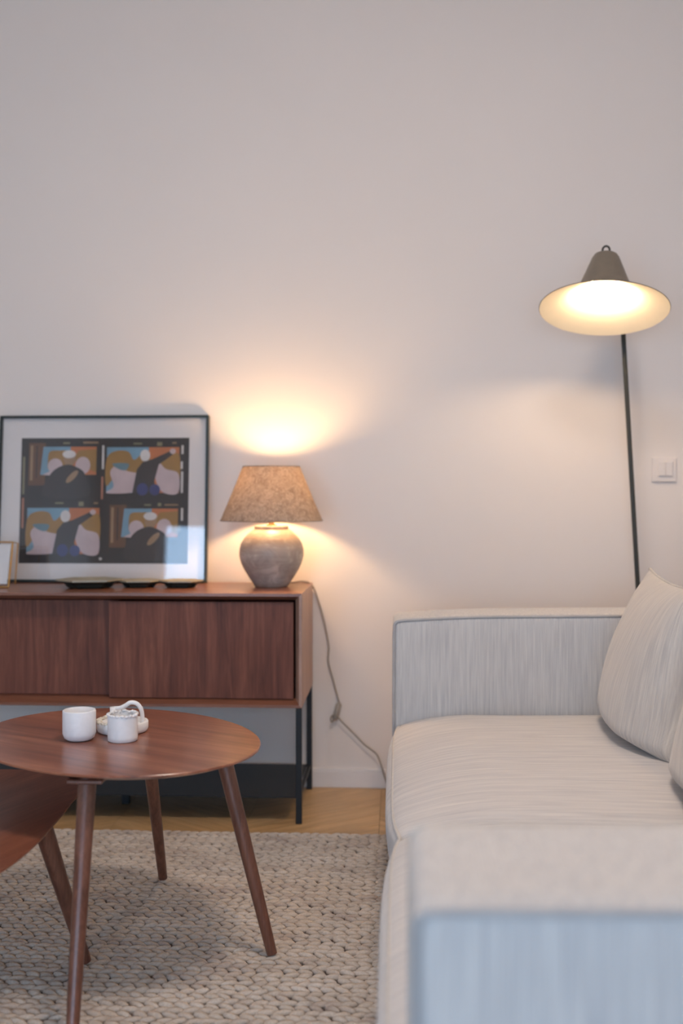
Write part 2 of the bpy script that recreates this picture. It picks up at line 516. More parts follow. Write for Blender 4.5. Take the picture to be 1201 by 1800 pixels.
# ------------------------------------------------------------------ braided rug
RX0, RX1, RY0, RY1 = -2.35, 0.12, 1.22, 3.262
rug = thing('rug', ((RX0 + RX1) / 2, (RY0 + RY1) / 2, 0.0), 'thick beige braided wool rug under the coffee tables', 'rug')
bm = B(); box(bm, RX0 + 0.01, RX1 - 0.01, RY0 + 0.01, RY1 - 0.01, 0.0005, 0.008); obj('backing', bm, M['rug_base'], rug)
PITCH, ST = 0.0415, 0.0305
def braid_mesh(seed):
    rnd = random.Random(seed); bm = B(); n = int((RX1 - RX0) / ST)
    for i in range(n):
        for sgn in (-1, 1):
            t = bmesh.new(); bmesh.ops.create_uvsphere(t, u_segments=7, v_segments=5, radius=1)
            L = 0.0208 * rnd.uniform(0.86, 1.14); W = 0.0103 * rnd.uniform(0.85, 1.15); H = 0.0092 * rnd.uniform(0.80, 1.1)
            ang = sgn * R(24 + rnd.uniform(-11, 11))
            mtx = Matrix.Translation((RX0 + (i + 0.5) * ST + rnd.uniform(-.002, .002) + (0.5 * ST if sgn > 0 else 0) * 0.3, sgn * 0.0102 + rnd.uniform(-.001, .001), 0.0105)) @ Matrix.Rotation(ang, 4, 'Z') @ Matrix.Rotation(R(rnd.uniform(-8, 8)), 4, 'Y') @ Matrix.Diagonal((L, W, H, 1)) @ Matrix.Rotation(R(90), 4, 'Y')
            bmesh.ops.transform(t, matrix=mtx, verts=t.verts[:]); merge(bm, t)
    bmesh.ops.translate(bm, verts=bm.verts[:], vec=(-(RX0 + RX1) / 2, 0, 0))
    me = bpy.data.meshes.new('braid'); bm.to_mesh(me); bm.free(); me.materials.append(M['wool'])
    me.polygons.foreach_set('use_smooth', [True] * len(me.polygons))
    return me
braids = [braid_mesh(k) for k in range(4)]
nrow = int((RY1 - RY0) / PITCH)
for r in range(nrow):
    o = bpy.data.objects.new('braid', braids[r % 4]); COL.objects.link(o); o.parent = rug
    o.location = (random.uniform(-0.008, 0.008), RY0 + (r + 0.5) * PITCH - rug.location.y, 0)

# ------------------------------------------------------------------ sideboard
SX0, SX1, SY0, SY1, SZ0, SZ1 = -1.532, -0.304, 3.382, 3.812, 0.369, 0.730
sb = thing('sideboard', ((SX0 + SX1) / 2, (SY0 + SY1) / 2, 0), 'walnut sideboard with sliding doors on a black steel frame', 'sideboard')
TH, LIP = 0.009, 0.023
def panel(bm, corners):
    """a carcass panel whose front inner edge is cut to a slope: corners are the 4-point section swept along an axis"""
    n = len(corners[0]); A = [bm.verts.new(p) for p in corners[0]]; C = [bm.verts.new(p) for p in corners[1]]
    for i in range(n): bm.faces.new((A[i], A[(i + 1) % n], C[(i + 1) % n], C[i]))
    bm.faces.new(A[::-1]); bm.faces.new(C)
def ring_piece(ox0, oz0, ox1, oz1, ix0, iz0, ix1, iz1, jx0, jz0, jx1, jz1):
    """mitred board: outer edge o, front inner edge i (at the front), back inner edge j (behind the slope)"""
    bm = B()
    a = [(ox0, SY0, oz0), (ix0, SY0, iz0), (jx0, SY0 + 0.035, jz0), (jx0, SY1, jz0), (ox0, SY1, oz0)]
    c = [(ox1, SY0, oz1), (ix1, SY0, iz1), (jx1, SY0 + 0.035, jz1), (jx1, SY1, jz1), (ox1, SY1, oz1)]
    panel(bm, (a, c)); return bm
def q(d): return SX0 + d, SX1 - d, SZ0 + d, SZ1 - d
(o0, o1, p0, p1), (i0, i1, k0, k1), (j0, j1, l0, l1) = q(0), q(TH), q(LIP)
obj('top_panel', ring_piece(o0, p1, o1, p1, i0, k1, i1, k1, j0, l1, j1, l1), M['walnut_h'], sb)
obj('bottom_panel', ring_piece(o0, p0, o1, p0, i0, k0, i1, k0, j0, l0, j1, l0), M['walnut_h'], sb)
obj('side_panel', ring_piece(o1, p0, o1, p1, i1, k0, i1, k1, j1, l0, j1, l1), M['walnut_side_lit'], sb)
obj('side_panel', ring_piece(o0, p0, o0, p1, i0, k0, i0, k1, j0, l0, j0, l1), M['walnut_side_lit'], sb)
bm = B(); box(bm, j0, j1, SY1 - 0.012, SY1 - 0.002, l0, l1); obj('back_panel', bm, M['walnut_v'], sb)
bm = B(); box(bm, -0.926, j1 - 0.006, SY0 + 0.024, SY0 + 0.042, l0 + 0.001, l1 - 0.006, 0.001, 1); obj('door', bm, M['walnut_v'], sb)
bm = B(); box(bm, j0 + 0.002, -0.905, SY0 + 0.066, SY0 + 0.084, l0 + 0.001, l1 - 0.006, 0.001, 1); obj('door', bm, M['walnut_v'], sb)
LW = 0.019
for x in (SX0 + 0.002, SX1 - LW - 0.001):
    for y in (SY0 + 0.004, SY1 - LW - 0.008):
        bm = B(); box(bm, x, x + LW, y, y + LW, 0.0005, SZ0 - 0.0005, 0.001, 1); obj('leg', bm, M['black'], sb)
bm = B(); box(bm, -0.918 - 0.012, -0.918 + 0.012, 3.575, 3.599, 0.0005, 0.0818); obj('foot', bm, M['black'], sb)
bm = B(); box(bm, SX0 + 0.002 + LW, SX1 - LW - 0.001, SY0 + 0.006, SY1 - 0.012, 0.082, 0.086, 0.0005, 1)
obj('shelf', bm, M['black'], sb)
for x in (SX0 + 0.002, SX1 - LW - 0.001):
    bm = B(); box(bm, x + 0.004, x + LW - 0.004, SY0 + 0.004 + LW, SY1 - LW - 0.008, 0.080, 0.090); obj('rail', bm, M['black'], sb)
for y in (SY1 - LW - 0.004,):
    bm = B(); box(bm, SX0 + 0.002 + LW, SX1 - LW - 0.001, y, y + 0.012, SZ0 - 0.016, SZ0 - 0.0005); obj('rail', bm, M['black'], sb)

# ------------------------------------------------------------------ framed picture
PX0, PX1, PH = -1.424, -0.672, 0.592
TAU = R(5.4); cs, sn = math.cos(TAU), math.sin(TAU)
def pic(u, v, w): return Vector((u, 3.748 + v * sn - w * cs, SZ1 + 0.003 + v * cs + w * sn))
def pbox(bm, u0, u1, v0, v1, w0, w1):
    V = [bm.verts.new(pic(u, v, w)) for w in (w0, w1) for v in (v0, v1) for u in (u0, u1)]
    for f in ((0, 1, 3, 2), (4, 6, 7, 5), (0, 4, 5, 1), (2, 3, 7, 6), (0, 2, 6, 4), (1, 5, 7, 3)): bm.faces.new([V[i] for i in f])
pc = thing('framed_picture', ((PX0 + PX1) / 2, 3.75, SZ1 + 0.0005), 'large thin black frame with a four panel colour print, leaning on the wall', 'picture')
FW = 0.0085
for name, uv in (('frame_rail', (PX0, PX1, PH - FW, PH)), ('frame_rail', (PX0, PX1, 0, FW)), ('frame_stile', (PX0, PX0 + FW, FW, PH - FW)), ('frame_stile', (PX1 - FW, PX1, FW, PH - FW))):
    bm = B(); pbox(bm, *uv, -0.022, 0.004); obj(name, bm, M['frame'], pc)
bm = B(); pbox(bm, PX0 + FW, PX1 - FW, FW, PH - FW, -0.016, -0.010); obj('mat_board', bm, M['mat_board'], pc)
bm = B(); vs = [bm.verts.new(pic(u, v, -0.003)) for u, v in ((PX0 + FW, FW), (PX1 - FW, FW), (PX1 - FW, PH - FW), (PX0 + FW, PH - FW))]
bm.faces.new(vs); obj('glass', bm, M['glass'], pc, recalc=False)
INK = dict(dark=(0.022, 0.020, 0.022), night=(0.035, 0.030, 0.033), brown=(0.12, 0.055, 0.028), tan=(0.30, 0.19, 0.11), blue=(0.16, 0.30, 0.40),
           orange=(0.46, 0.15, 0.055), ochre=(0.30, 0.165, 0.045), pale=(0.50, 0.40, 0.41), teal=(0.11, 0.20, 0.24), jeans=(0.035, 0.045, 0.16),
           plum=(0.12, 0.05, 0.06), white=(0.60, 0.57, 0.55), olive=(0.22, 0.20, 0.12), rust=(0.40, 0.17, 0.11))
ink_names = list(INK); ink_mats = [plain('print_ink_' + k, c, 0.7, var=0.08, scale=18) for k, c in INK.items()]
U0, U1, V0, V1 = -1.347, -0.742, 0.066, 0.513
pr = B(); LAYER = [0]
def ink(pts, c, smooth=False):
    if smooth: pts = [(p.x, p.y) for p in spline([(*p, 0) for p in pts], 5, True)]
    LAYER[0] += 1
    w = -0.0098 + LAYER[0] * 0.00002
    f = pr.faces.new([pr.verts.new(pic(U0 + s * (U1 - U0), V1 - t * (V1 - V0), w)) for s, t in pts])
    f.material_index = ink_names.index(c)
def rect(s0, t0, s1, t1, c): ink(((s0, t0), (s1, t0), (s1, t1), (s0, t1)), c)
def oval(s, t, a, b, c, k=14, rot=0.0):
    ink([(s + a * math.cos(6.2832 * i / k) * math.cos(rot) - b * math.sin(6.2832 * i / k) * math.sin(rot), t + a * math.cos(6.2832 * i / k) * math.sin(rot) * 1.3 + b * math.sin(6.2832 * i / k) * math.cos(rot)) for i in range(k)], c)
rect(0, 0, 1, 1, 'dark')
def big_panel(s0, t0):
    """wide panel: two colour fields, rounded ochre and pale patches, a dark slanted shape and blue patches"""
    x = lambda a: s0 + a * 0.43
    y = lambda b: t0 + b * 0.365
    rect(x(0), y(0), x(0.58), y(1), 'blue'); rect(x(0.58), y(0), x(1), y(1), 'orange')
    ink([(x(a), y(b)) for a, b in ((0.0, 0.25), (0.13, 0.08), (0.3, 0.1), (0.38, 0.28), (0.52, 0.1), (0.6, 0.3), (0.56, 0.62), (0.45, 0.75), (0.2, 0.5), (0.0, 0.85))], 'ochre', True)
    ink([(x(a), y(b)) for a, b in ((0.66, 0.62), (0.7, 0.3), (0.85, 0.2), (1.0, 0.16), (1.0, 0.75), (0.85, 0.6))], 'ochre', True)
    ink([(x(a), y(b)) for a, b in ((0.05, 0.55), (0.14, 0.4), (0.28, 0.52), (0.5, 0.62), (0.44, 0.9), (0.32, 1.0), (0.0, 1.0), (0.1, 0.86))], 'pale', True)
    ink([(x(a), y(b)) for a, b in ((0.08, 0.36), (0.3, 0.36), (0.27, 0.5), (0.17, 0.48))], 'teal', True)
    ink([(x(a), y(b)) for a, b in ((0.67, 0.55), (0.72, 0.34), (0.82, 0.48), (0.99, 0.58), (0.99, 1.0), (0.8, 1.0), (0.7, 0.8))], 'pale', True)
    oval(x(0.53), y(0.18), 0.030, 0.048, 'white')
    ink([(x(a), y(b)) for a, b in ((0.36, 1.0), (0.42, 0.48), (0.5, 0.32), (0.62, 0.27), (0.88, 0.08), (0.93, 0.14), (0.72, 0.38), (0.66, 0.75), (0.7, 1.0))], 'night')
    oval(x(0.91), y(0.09), 0.018, 0.022, 'pale')
    oval(x(0.5), y(0.92), 0.034, 0.05, 'jeans'); oval(x(0.67), y(0.93), 0.032, 0.045, 'jeans')
def small_panel(s0, t0):
    """narrow panel: brown drapes at the left, a small two colour field, a dark mound below it"""
    rect(s0, t0, s0 + 0.10, t0 + 0.34, 'brown'); rect(s0 + 0.01, t0 + 0.02, s0 + 0.025, t0 + 0.30, 'tan'); rect(s0 + 0.045, t0 + 0.02, s0 + 0.052, t0 + 0.28, 'dark')
    a0, a1, b0, b1 = s0 + 0.075, s0 + 0.405, t0 + 0.03, t0 + 0.255
    sp = a0 + (a1 - a0) * 0.53
    ink(((a0 + 0.012, b0), (sp, b0), (sp, b1), (a0 - 0.004, b1)), 'blue'); rect(sp, b0, a1, b1, 'orange')
    ink([(a0 + 0.04, b0 + 0.12), (a0 + 0.05, b0 + 0.04), (a0 + 0.11, b0 + 0.03), (a0 + 0.16, b0 + 0.04), (a0 + 0.15, b0 + 0.14), (a0 + 0.05, b0 + 0.18)], 'ochre', True)
    ink([(sp + 0.01, b0 + 0.1), (sp + 0.05, b0 + 0.03), (a1, b0 + 0.02), (a1, b1 - 0.02), (sp + 0.1, b1 - 0.05)], 'ochre')
    oval(a0 + 0.085, b0 + 0.155, 0.045, 0.062, 'pale'); oval(sp + 0.075, b0 + 0.15, 0.045, 0.07, 'pale')
    ink([(a0 + 0.01, b1), (a0 + 0.07, b1 - 0.04), (a0 + 0.1, b1 + 0.01)], 'pale')
    oval(sp - 0.005, b0 + 0.10, 0.036, 0.055, 'tan'); oval(sp - 0.008, b0 + 0.06, 0.040, 0.032, 'white')
    ink([(a0 + 0.02, b1 + 0.17), (a0 + 0.06, b1 - 0.01), (sp - 0.03, b1 - 0.08), (sp + 0.04, b1 - 0.06), (sp + 0.09, b1), (sp + 0.11, b1 + 0.17)], 'night', True)
    oval(sp + 0.012, b1 + 0.015, 0.018, 0.06, 'tan', rot=0.6)
small_panel(0.045, 0.04); big_panel(0.512, 0.075); big_panel(0.045, 0.56); small_panel(0.535, 0.535)
for s, t, a, b, c in ((0.25, 0.035, 0.04, 0.012, 'olive'), (0.37, 0.03, 0.09, 0.014, 'tan'), (0.67, 0.04, 0.05, 0.012, 'olive'), (0.81, 0.035, 0.03, 0.03, 'olive'), (0.90, 0.035, 0.025, 0.012, 'tan'),
                      (0.21, 0.515, 0.05, 0.012, 'olive'), (0.35, 0.51, 0.03, 0.035, 'olive'), (0.44, 0.515, 0.025, 0.012, 'tan'), (0.74, 0.53, 0.04, 0.012, 'olive'), (0.82, 0.52, 0.02, 0.025, 'olive'), (0.86, 0.53, 0.08, 0.01, 'tan')):
    rect(s, t, s + a, t + b, c)
for s, t, b, c in ((0.484, 0.06, 0.19, 'white'), (0.482, 0.31, 0.18, 'rust'), (0.955, 0.06, 0.07, 'white'), (0.952, 0.19, 0.06, 'white'), (0.955, 0.27, 0.17, 'white'), (0.012, 0.15, 0.30, 'olive'), (0.012, 0.48, 0.24, 'rust'), (0.958, 0.56, 0.10, 'white'), (0.945, 0.70, 0.05, 'olive')):
    rect(s, t, s + 0.012, t + b, c)
oval(0.487, 0.963, 0.009, 0.011, 'white')
obj('print', pr, ink_mats, pc, recalc=False)

# ------------------------------------------------------------------ table lamp
LX, LY, LZ = -0.430, 3.640, SZ1 + 0.0005
tl = thing('table_lamp', (LX, LY, LZ), 'round stoneware table lamp with a beige linen cone shade, lit, on the sideboard', 'lamp')
prof = [(0.052, 0.0), (0.058, 0.004), (0.066, 0.016), (0.080, 0.037), (0.093, 0.058), (0.103, 0.080), (0.109, 0.103), (0.109, 0.124), (0.104, 0.145), (0.093, 0.164), (0.080, 0.178), (0.068, 0.188), (0.060, 0.193), (0.057, 0.196), (0.058, 0.200), (0.0575, 0.204), (0.053, 0.206), (0.044, 0.2055), (0.012, 0.205)]
bm = B(); lathe(bm, prof, (LX, LY, LZ), 64); obj('body', bm, M['ceramic'], tl, 60)
bm = B(); lathe(bm, [(0.018, 0.2055), (0.018, 0.209), (0.0095, 0.211), (0.0095, 0.262), (0.014, 0.264), (0.014, 0.300), (0.010, 0.302)], (LX, LY, LZ), 24); obj('stem', bm, M['brass_stem'], tl, 40)
def shell(bm, prof, c, n=64, t=0.0012, axis=None):
    inner = [(max(r - t, 0.0005), h) for r, h in prof][::-1]
    P = prof + inner
    lathe(bm, P + [P[0]], c, n, axis, False, False)
    bmesh.ops.remove_doubles(bm, verts=bm.verts[:], dist=1e-6)
SB, STP = 0.222, 0.407
SHB = -0.003
bm = B(); shell(bm, [(0.1730, SB), (0.1475, SB + 0.06), (0.1216, SB + 0.122), (0.0958, STP)], (LX, LY, LZ), 72); sh = obj('shade', bm, M['linen'], tl, 50)
for r, h, t in ((0.1728, SB + 0.002, 0.0016), (0.0962, STP - 0.001, 0.0016)):
    bm = B(); tube(bm, [(LX + r * math.cos(a * math.pi / 36), LY + r * math.sin(a * math.pi / 36), LZ + h) for a in range(72)], t, 6, True); obj('trim_ring', bm, M['linen'], sh, 180)
bm = B()
for a in (0.3, 0.3 + 2.0944, 0.3 + 4.1888):
    tube(bm, [(LX + 0.012 * math.cos(a), LY + 0.012 * math.sin(a), LZ + 0.285), (LX + 0.093 * math.cos(a), LY + 0.093 * math.sin(a), LZ + STP - 0.004)], 0.0012, 6)
obj('shade_carrier', bm, M['brass_stem'], tl)
bm = B(); lathe(bm, [(0.0, 0.301), (0.012, 0.303), (0.016, 0.312), (0.026, 0.330), (0.029, 0.344), (0.026, 0.358), (0.016, 0.369), (0.0, 0.373)], (LX, LY, LZ), 24); obj('bulb', bm, M['bulb_t'], tl, 180)
cpts = [(LX + 0.055, LY + 0.02, LZ + 0.012), (-0.362, 3.70, 0.739), (-0.335, 3.765, 0.737), (-0.306, 3.80, 0.722), (-0.286, 3.815, 0.668), (-0.266, 3.815, 0.60), (-0.252, 3.815, 0.534), (-0.247, 3.815, 0.495), (-0.249, 3.815, 0.450), (-0.232, 3.815, 0.385), (-0.210, 3.815, 0.300)]
cpts2 = [(-0.226, 3.812, 0.245), (-0.236, 3.808, 0.236), (-0.240, 3.804, 0.246), (-0.235, 3.802, 0.258), (-0.224, 3.804, 0.262), (-0.214, 3.806, 0.254), (-0.200, 3.808, 0.236), (-0.160, 3.808, 0.197), (-0.122, 3.808, 0.158), (-0.096, 3.806, 0.139), (-0.076, 3.804, 0.122), (-0.062, 3.80, 0.090), (-0.048, 3.795, 0.045), (-0.034, 3.785, 0.012), (-0.022, 3.74, 0.0035), (-0.034, 3.70, 0.0032), (-0.026, 3.66, 0.0032), (0.02, 3.64, 0.0032), (0.12, 3.66, 0.0032)]
bm = B(); tube(bm, spline(cpts, 8), 0.0026, 8); tube(bm, spline(cpts2, 8), 0.0026, 8); cd = obj('power_cord', bm, M['cord'], tl, 180)
bm = B(); a, b = Vector((-0.210, 3.813, 0.302)), Vector((-0.226, 3.813, 0.243)); d = (b - a).normalized()
tube(bm, [a, a + d * 0.006, a + d * 0.055, b], [0.007, 0.0105, 0.0105, 0.007], 16); obj('inline_switch', bm, M['switch_grey'], cd, 50)

# ------------------------------------------------------------------ dishes and small brass frame on the sideboard
def dish(cx, cy, r, h, label, rot):
    t = thing('faceted_dish', (cx, cy, SZ1 + 0.0005), label, 'dish', 'dark green faceted dishes on the sideboard')
    def ringp(k, z): return [Vector((cx + r * k * 1.12 * math.cos(rot + i * math.pi / 3), cy + r * k * 0.98 * math.sin(rot + i * math.pi / 3), SZ1 + 0.0005 + z)) for i in range(6)]
    def strips(levels, close0, close1):
        bm = B(); rg = [[bm.verts.new(p) for p in ringp(k, z)] for k, z in levels]
        for r0, r1 in zip(rg, rg[1:]):
            for i in range(6): bm.faces.new((r0[i], r0[(i + 1) % 6], r1[(i + 1) % 6], r1[i]))
        if close0: bm.faces.new(rg[0][::-1])
        if close1: bm.faces.new(rg[-1])
        return bm
    obj('body', strips([(0.60, 0), (0.66, 0.003), (0.74, h * 0.45), (0.968, h * 0.79), (0.60, h * 0.50)], True, True), M['green_glaze'], t)
    obj('rim', strips([(0.97, h * 0.80), (1.0, h * 0.84), (1.0, h), (0.62, h * 0.62), (0.3, h * 0.58)], False, True), M['khaki_glaze'], t)
dish(-1.035, 3.57, 0.100, 0.029, 'largest dark green faceted dish with a khaki rim, nearest the brass frame', 0.25)
dish(-0.873, 3.60, 0.070, 0.024, 'smaller dark green faceted dish, middle one of the three', 0.15)
dish(-0.732, 3.60, 0.068, 0.024, 'smaller dark green faceted dish, the one nearest the table lamp', 0.1)

gf = thing('brass_photo_frame', (-1.39, 3.58, SZ1 + 0.0005), 'small thin brass standing photo frame holding a pale card, on the sideboard', 'photo frame')
gz = SZ1 + 0.003
def rod(bm, a, b, r=0.0024): tube(bm, [a, b], r, 6)
F0, F1, FTY, FBY = -1.455, -1.300, 3.585, 3.536
bm = B(); c4 = [(F0, FBY, gz), (F1, FBY, gz), (F1 - 0.002, FTY, gz + 0.148), (F0, FTY, gz + 0.148)]
for i in range(4): rod(bm, c4[i], c4[(i + 1) % 4], 0.0028)
obj('front_frame', bm, M['gold'], gf)
d4 = [(F0, 3.655, gz), (-1.320, 3.655, gz), (-1.304, 3.640, gz + 0.142), (F0, 3.640, gz + 0.142)]
for i in (1, 3):
    e, t_ = (d4[1], d4[2]) if i == 1 else (d4[0], d4[3])
    bm = B(); tube(bm, [e, t_, c4[2] if i == 1 else c4[3]], 0.0022, 6); obj('back_leg', bm, M['gold'], gf)
bm = B(); k = [(F0 + 0.006, FBY + 0.0035, gz + 0.010), (F1 - 0.006, FBY + 0.0035, gz + 0.010), (F1 - 0.008, FTY - 0.002, gz + 0.140), (F0 + 0.006, FTY - 0.002, gz + 0.140)]
v0 = [bm.verts.new(p) for p in k]; v1 = [bm.verts.new((p[0], p[1] + 0.0015, p[2])) for p in k]
bm.faces.new(v0); bm.faces.new(v1[::-1])
for i in range(4): bm.faces.new((v0[i], v1[i], v1[(i + 1) % 4], v0[(i + 1) % 4]))
obj('card', bm, M['card'], gf)

# ------------------------------------------------------------------ coffee tables
RUGZ = 0.0218
def leg_tube(bm, top, foot, r0, r1):
    t, f = Vector(top), Vector(foot); d = t - f
    a = [f + d * (i / 8) for i in range(9)]
    tube(bm, a, [r1 + (r0 - r1) * (i / 8) ** 0.85 for i in range(9)], 20)
ct = thing('coffee_table', (-0.63, 2.384, RUGZ), 'taller oval walnut coffee table with splayed round legs and white vessels on it', 'coffee table')
ang = math.atan2(0.687, -0.726); out = []
for i in range(96):
    t = 2 * math.pi * i / 96; u, v = 0.365 * math.cos(t), 0.288 * math.sin(t)
    out.append((-0.63 + u * math.cos(ang) - v * math.sin(ang), 2.384 + u * math.sin(ang) + v * math.cos(ang)))
bm = B(); prism(bm, out, 0.4835, 0.500, 0.034); obj('tabletop', bm, M['table_top'], ct, 25)
for top, foot in (((-0.395, 2.382, 0.482), (-0.281, 2.378, RUGZ)), ((-0.632, 2.655, 0.482), (-0.627, 2.835, RUGZ)), ((-0.620, 2.118, 0.478), (-0.602, 1.945, RUGZ))):
    bm = B(); leg_tube(bm, top, foot, 0.0185, 0.0118); obj('leg', bm, M['leg'], ct, 60)
for x, y in ((-0.620, 2.124), (-0.632, 2.645), (-0.40, 2.382)):
    bm = B(); box(bm, x - 0.036, x + 0.036, y - 0.030, y + 0.030, 0.4725, 0.4815, 0.002, 1); obj('mounting_plate', bm, M['leg'], ct)
lt = thing('nesting_table', (-1.07, 2.12, RUGZ), 'lower oval walnut nesting table slid under the taller one', 'coffee table')
op = [(-0.745, 2.50), (-0.727, 2.36), (-0.717, 2.22), (-0.711, 2.08), (-0.722, 1.93), (-0.765, 1.80), (-0.86, 1.70), (-1.02, 1.66), (-1.20, 1.71), (-1.34, 1.84), (-1.41, 2.03), (-1.42, 2.24), (-1.34, 2.44), (-1.19, 2.57), (-1.02, 2.63), (-0.86, 2.61)]
out = [(p.x, p.y) for p in spline([(*p, 0) for p in op], 6, True)][::-1]
bm = B(); prism(bm, out, 0.3445, 0.360, 0.034); obj('tabletop', bm, M['low_top'], lt, 25)
for top, foot in (((-0.755, 2.245, 0.343), (-0.684, 2.318, RUGZ)), ((-1.05, 1.78, 0.343), (-1.04, 1.66, RUGZ)), ((-1.26, 2.36, 0.343), (-1.36, 2.43, RUGZ))):
    bm = B(); leg_tube(bm, top, foot, 0.0205, 0.0120); obj('leg', bm, M['leg'], lt, 60)

# ------------------------------------------------------------------ white vessels on the coffee table
TZ = 0.5003
bm = B(); lathe(bm, [(0.020, 0), (0.026, 0.001), (0.033, 0.006), (0.0365, 0.016), (0.0365, 0.03), (0.0363, 0.064), (0.0355, 0.0665), (0.0335, 0.0670), (0.0318, 0.065), (0.0305, 0.045), (0.0285, 0.02), (0.020, 0.012), (0.0, 0.010)], (0, 0, 0), 48)
o = obj('alabaster_cup', bm, M['alabaster'], None, 60); o.location = (-0.708, 2.357, TZ)
tag(o, 'white alabaster cup with a rounded base, left of the rough rimmed pot', 'cup')
pot = thing('plaster_pot', (-0.610, 2.356, TZ), 'white cylindrical pot with a crumbly rough rim, in front of the looped dish', 'pot')
bm = B(); lathe(bm, [(0.030, 0), (0.0325, 0.0015), (0.033, 0.010), (0.0332, 0.052), (0.0332, 0.0575), (0.029, 0.058), (0.028, 0.045), (0.027, 0.012), (0.0, 0.010)], (-0.610, 2.356, TZ), 48); obj('body', bm, M['plaster'], pot, 60)
def crumbs(bm, cx, cy, z, r, n, s0, s1, a0=0.0, a1=6.283, seed=1):
    rnd = random.Random(seed)
    for i in range(n):
        a = a0 + (a1 - a0) * (i + rnd.random()) / n
        t = bmesh.new(); bmesh.ops.create_icosphere(t, subdivisions=1, radius=1)
        s = rnd.uniform(s0, s1)
        rr = r + rnd.uniform(-0.002, 0.0015)
        bmesh.ops.transform(t, matrix=Matrix.Translation((cx + rr * math.cos(a), cy + rr * math.sin(a), z + rnd.uniform(-0.001, 0.002))) @ Matrix.Rotation(rnd.uniform(0, 3), 4, 'Z') @ Matrix.Diagonal((s * 1.3, s, s * 0.8, 1)), verts=t.verts[:])
        merge(bm, t)
bm = B(); crumbs(bm, -0.610, 2.356, TZ + 0.058, 0.0312, 40, 0.0028, 0.0052, seed=3); o = obj('rough_rim', bm, M['plaster'], pot, 180); o['kind'] = 'stuff'
DX, DY = -0.634, 2.448
dsh = thing('looped_dish', (DX, DY, TZ), 'low white round dish with an arched loop handle, behind the rough rimmed pot', 'dish')
bm = B(); lathe(bm, [(0.050, 0), (0.056, 0.002), (0.0585, 0.008), (0.0585, 0.022), (0.057, 0.024), (0.052, 0.024), (0.050, 0.020), (0.048, 0.012), (0.0, 0.010)], (DX, DY, TZ), 48); obj('body', bm, M['plaster'], dsh, 60)
bm = B(); crumbs(bm, DX, DY, TZ + 0.025, 0.054, 26, 0.003, 0.006, 2.0, 4.4, seed=5); o = obj('crumbly_edge', bm, M['wax'], dsh, 180); o['kind'] = 'stuff'
bm = B(); hp = spline([(DX - 0.018, DY - 0.006, TZ + 0.0530), (DX - 0.004, DY - 0.006, TZ + 0.0545), (DX + 0.008, DY - 0.006, TZ + 0.0600), (DX + 0.020, DY - 0.006, TZ + 0.0670), (DX + 0.034, DY - 0.006, TZ + 0.0650), (DX + 0.044, DY - 0.006, TZ + 0.0530), (DX + 0.0475, DY - 0.006, TZ + 0.034), (DX + 0.0470, DY - 0.006, TZ + 0.012)], 6)
tube(bm, hp, 0.0050, 12); obj('loop_handle', bm, M['plaster'], dsh, 180)
bm = B(); tube(bm, [(DX - 0.020, DY - 0.004, TZ + 0.0105), (DX - 0.020, DY - 0.005, TZ + 0.03), (DX - 0.020, DY - 0.006, TZ + 0.056)], [0.009, 0.0078, 0.0082], 12); obj('handle_post', bm, M['plaster'], dsh, 180)

# ------------------------------------------------------------------ sofa
so = thing('sofa', (0.5, 2.15, 0.0), 'boxy light grey beige melange fabric sofa with piped arms and seat cushions', 'sofa')
AX0, AX1, AZ0, AZ1 = -0.016, 1.06, 0.060, 0.690
def place(bm, c): bmesh.ops.translate(bm, verts=bm.verts[:], vec=c); return bm
def arm(y0, y1, x0, sag):
    bm = rbox(AX1 - x0, y1 - y0, AZ1 - AZ0, 0.022, 24, 6, 14)
    place(bm, ((x0 + AX1) / 2, (y0 + y1) / 2, (AZ0 + AZ1) / 2))
    for v in bm.verts:
        k = max(0, 1 - (v.co.x - x0) / 0.32); tz = max(0, (v.co.z - 0.45) / 0.24)
        v.co.z -= sag * k * k * tz
        v.co.z += 0.010 * min(1, max(0, v.co.x - x0) / 0.8) * tz
        u = (v.co.x - x0) / (AX1 - x0); w = (v.co.z - AZ0) / (AZ1 - AZ0)
        v.co.y += (1 if v.co.y > (y0 + y1) / 2 else -1) * 0.006 * math.sin(math.pi * min(1, max(0, u))) * math.sin(math.pi * min(1, max(0, w)))
    o = obj('armrest', bm, M['fab_z'], so, 180)
    def top(x, y, e=0.0):
        k = max(0, 1 - (x - x0) / 0.32); return (x, y, AZ1 - 0.006 - sag * k * k + 0.010 * min(1, max(0, x - x0) / 0.8) + e)
    for y, s in ((y0 + 0.003, -1), (y1 - 0.003, 1)):
        bm = B(); pts = [(x0 + 0.003, y, AZ0 + 0.02), (x0 + 0.002, y, 0.3), (x0 + 0.002, y, 0.55), (x0 + 0.003, y, AZ1 - 0.03 - sag), (x0 + 0.008, y, AZ1 - 0.010 - sag)]
        pts += [top(x0 + 0.03 + i * 0.1, y) for i in range(10)]
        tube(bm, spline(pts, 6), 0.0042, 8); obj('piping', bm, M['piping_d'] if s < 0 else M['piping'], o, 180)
    return o
ay0 = 0.935
arm(3.150, 3.352, AX0, 0.012)
arm(ay0, 1.182, 0.012, 0.001)
bm = rbox(0.20, 3.150 - 1.182 - 0.004, AZ1 - AZ0 - 0.004, 0.022, 6, 20, 12); place(bm, (AX1 - 0.096, (3.150 + 1.182) / 2, (AZ0 + AZ1) / 2)); obj('backrest', bm, M['fab_z'], so, 180)
bm = rbox(0.855, 3.150 - 1.182 - 0.002, 0.205, 0.015, 12, 24, 6); place(bm, (0.4315, (3.150 + 1.182) / 2, 0.1625)); obj('seat_base', bm, M['fab_z'], so, 180)
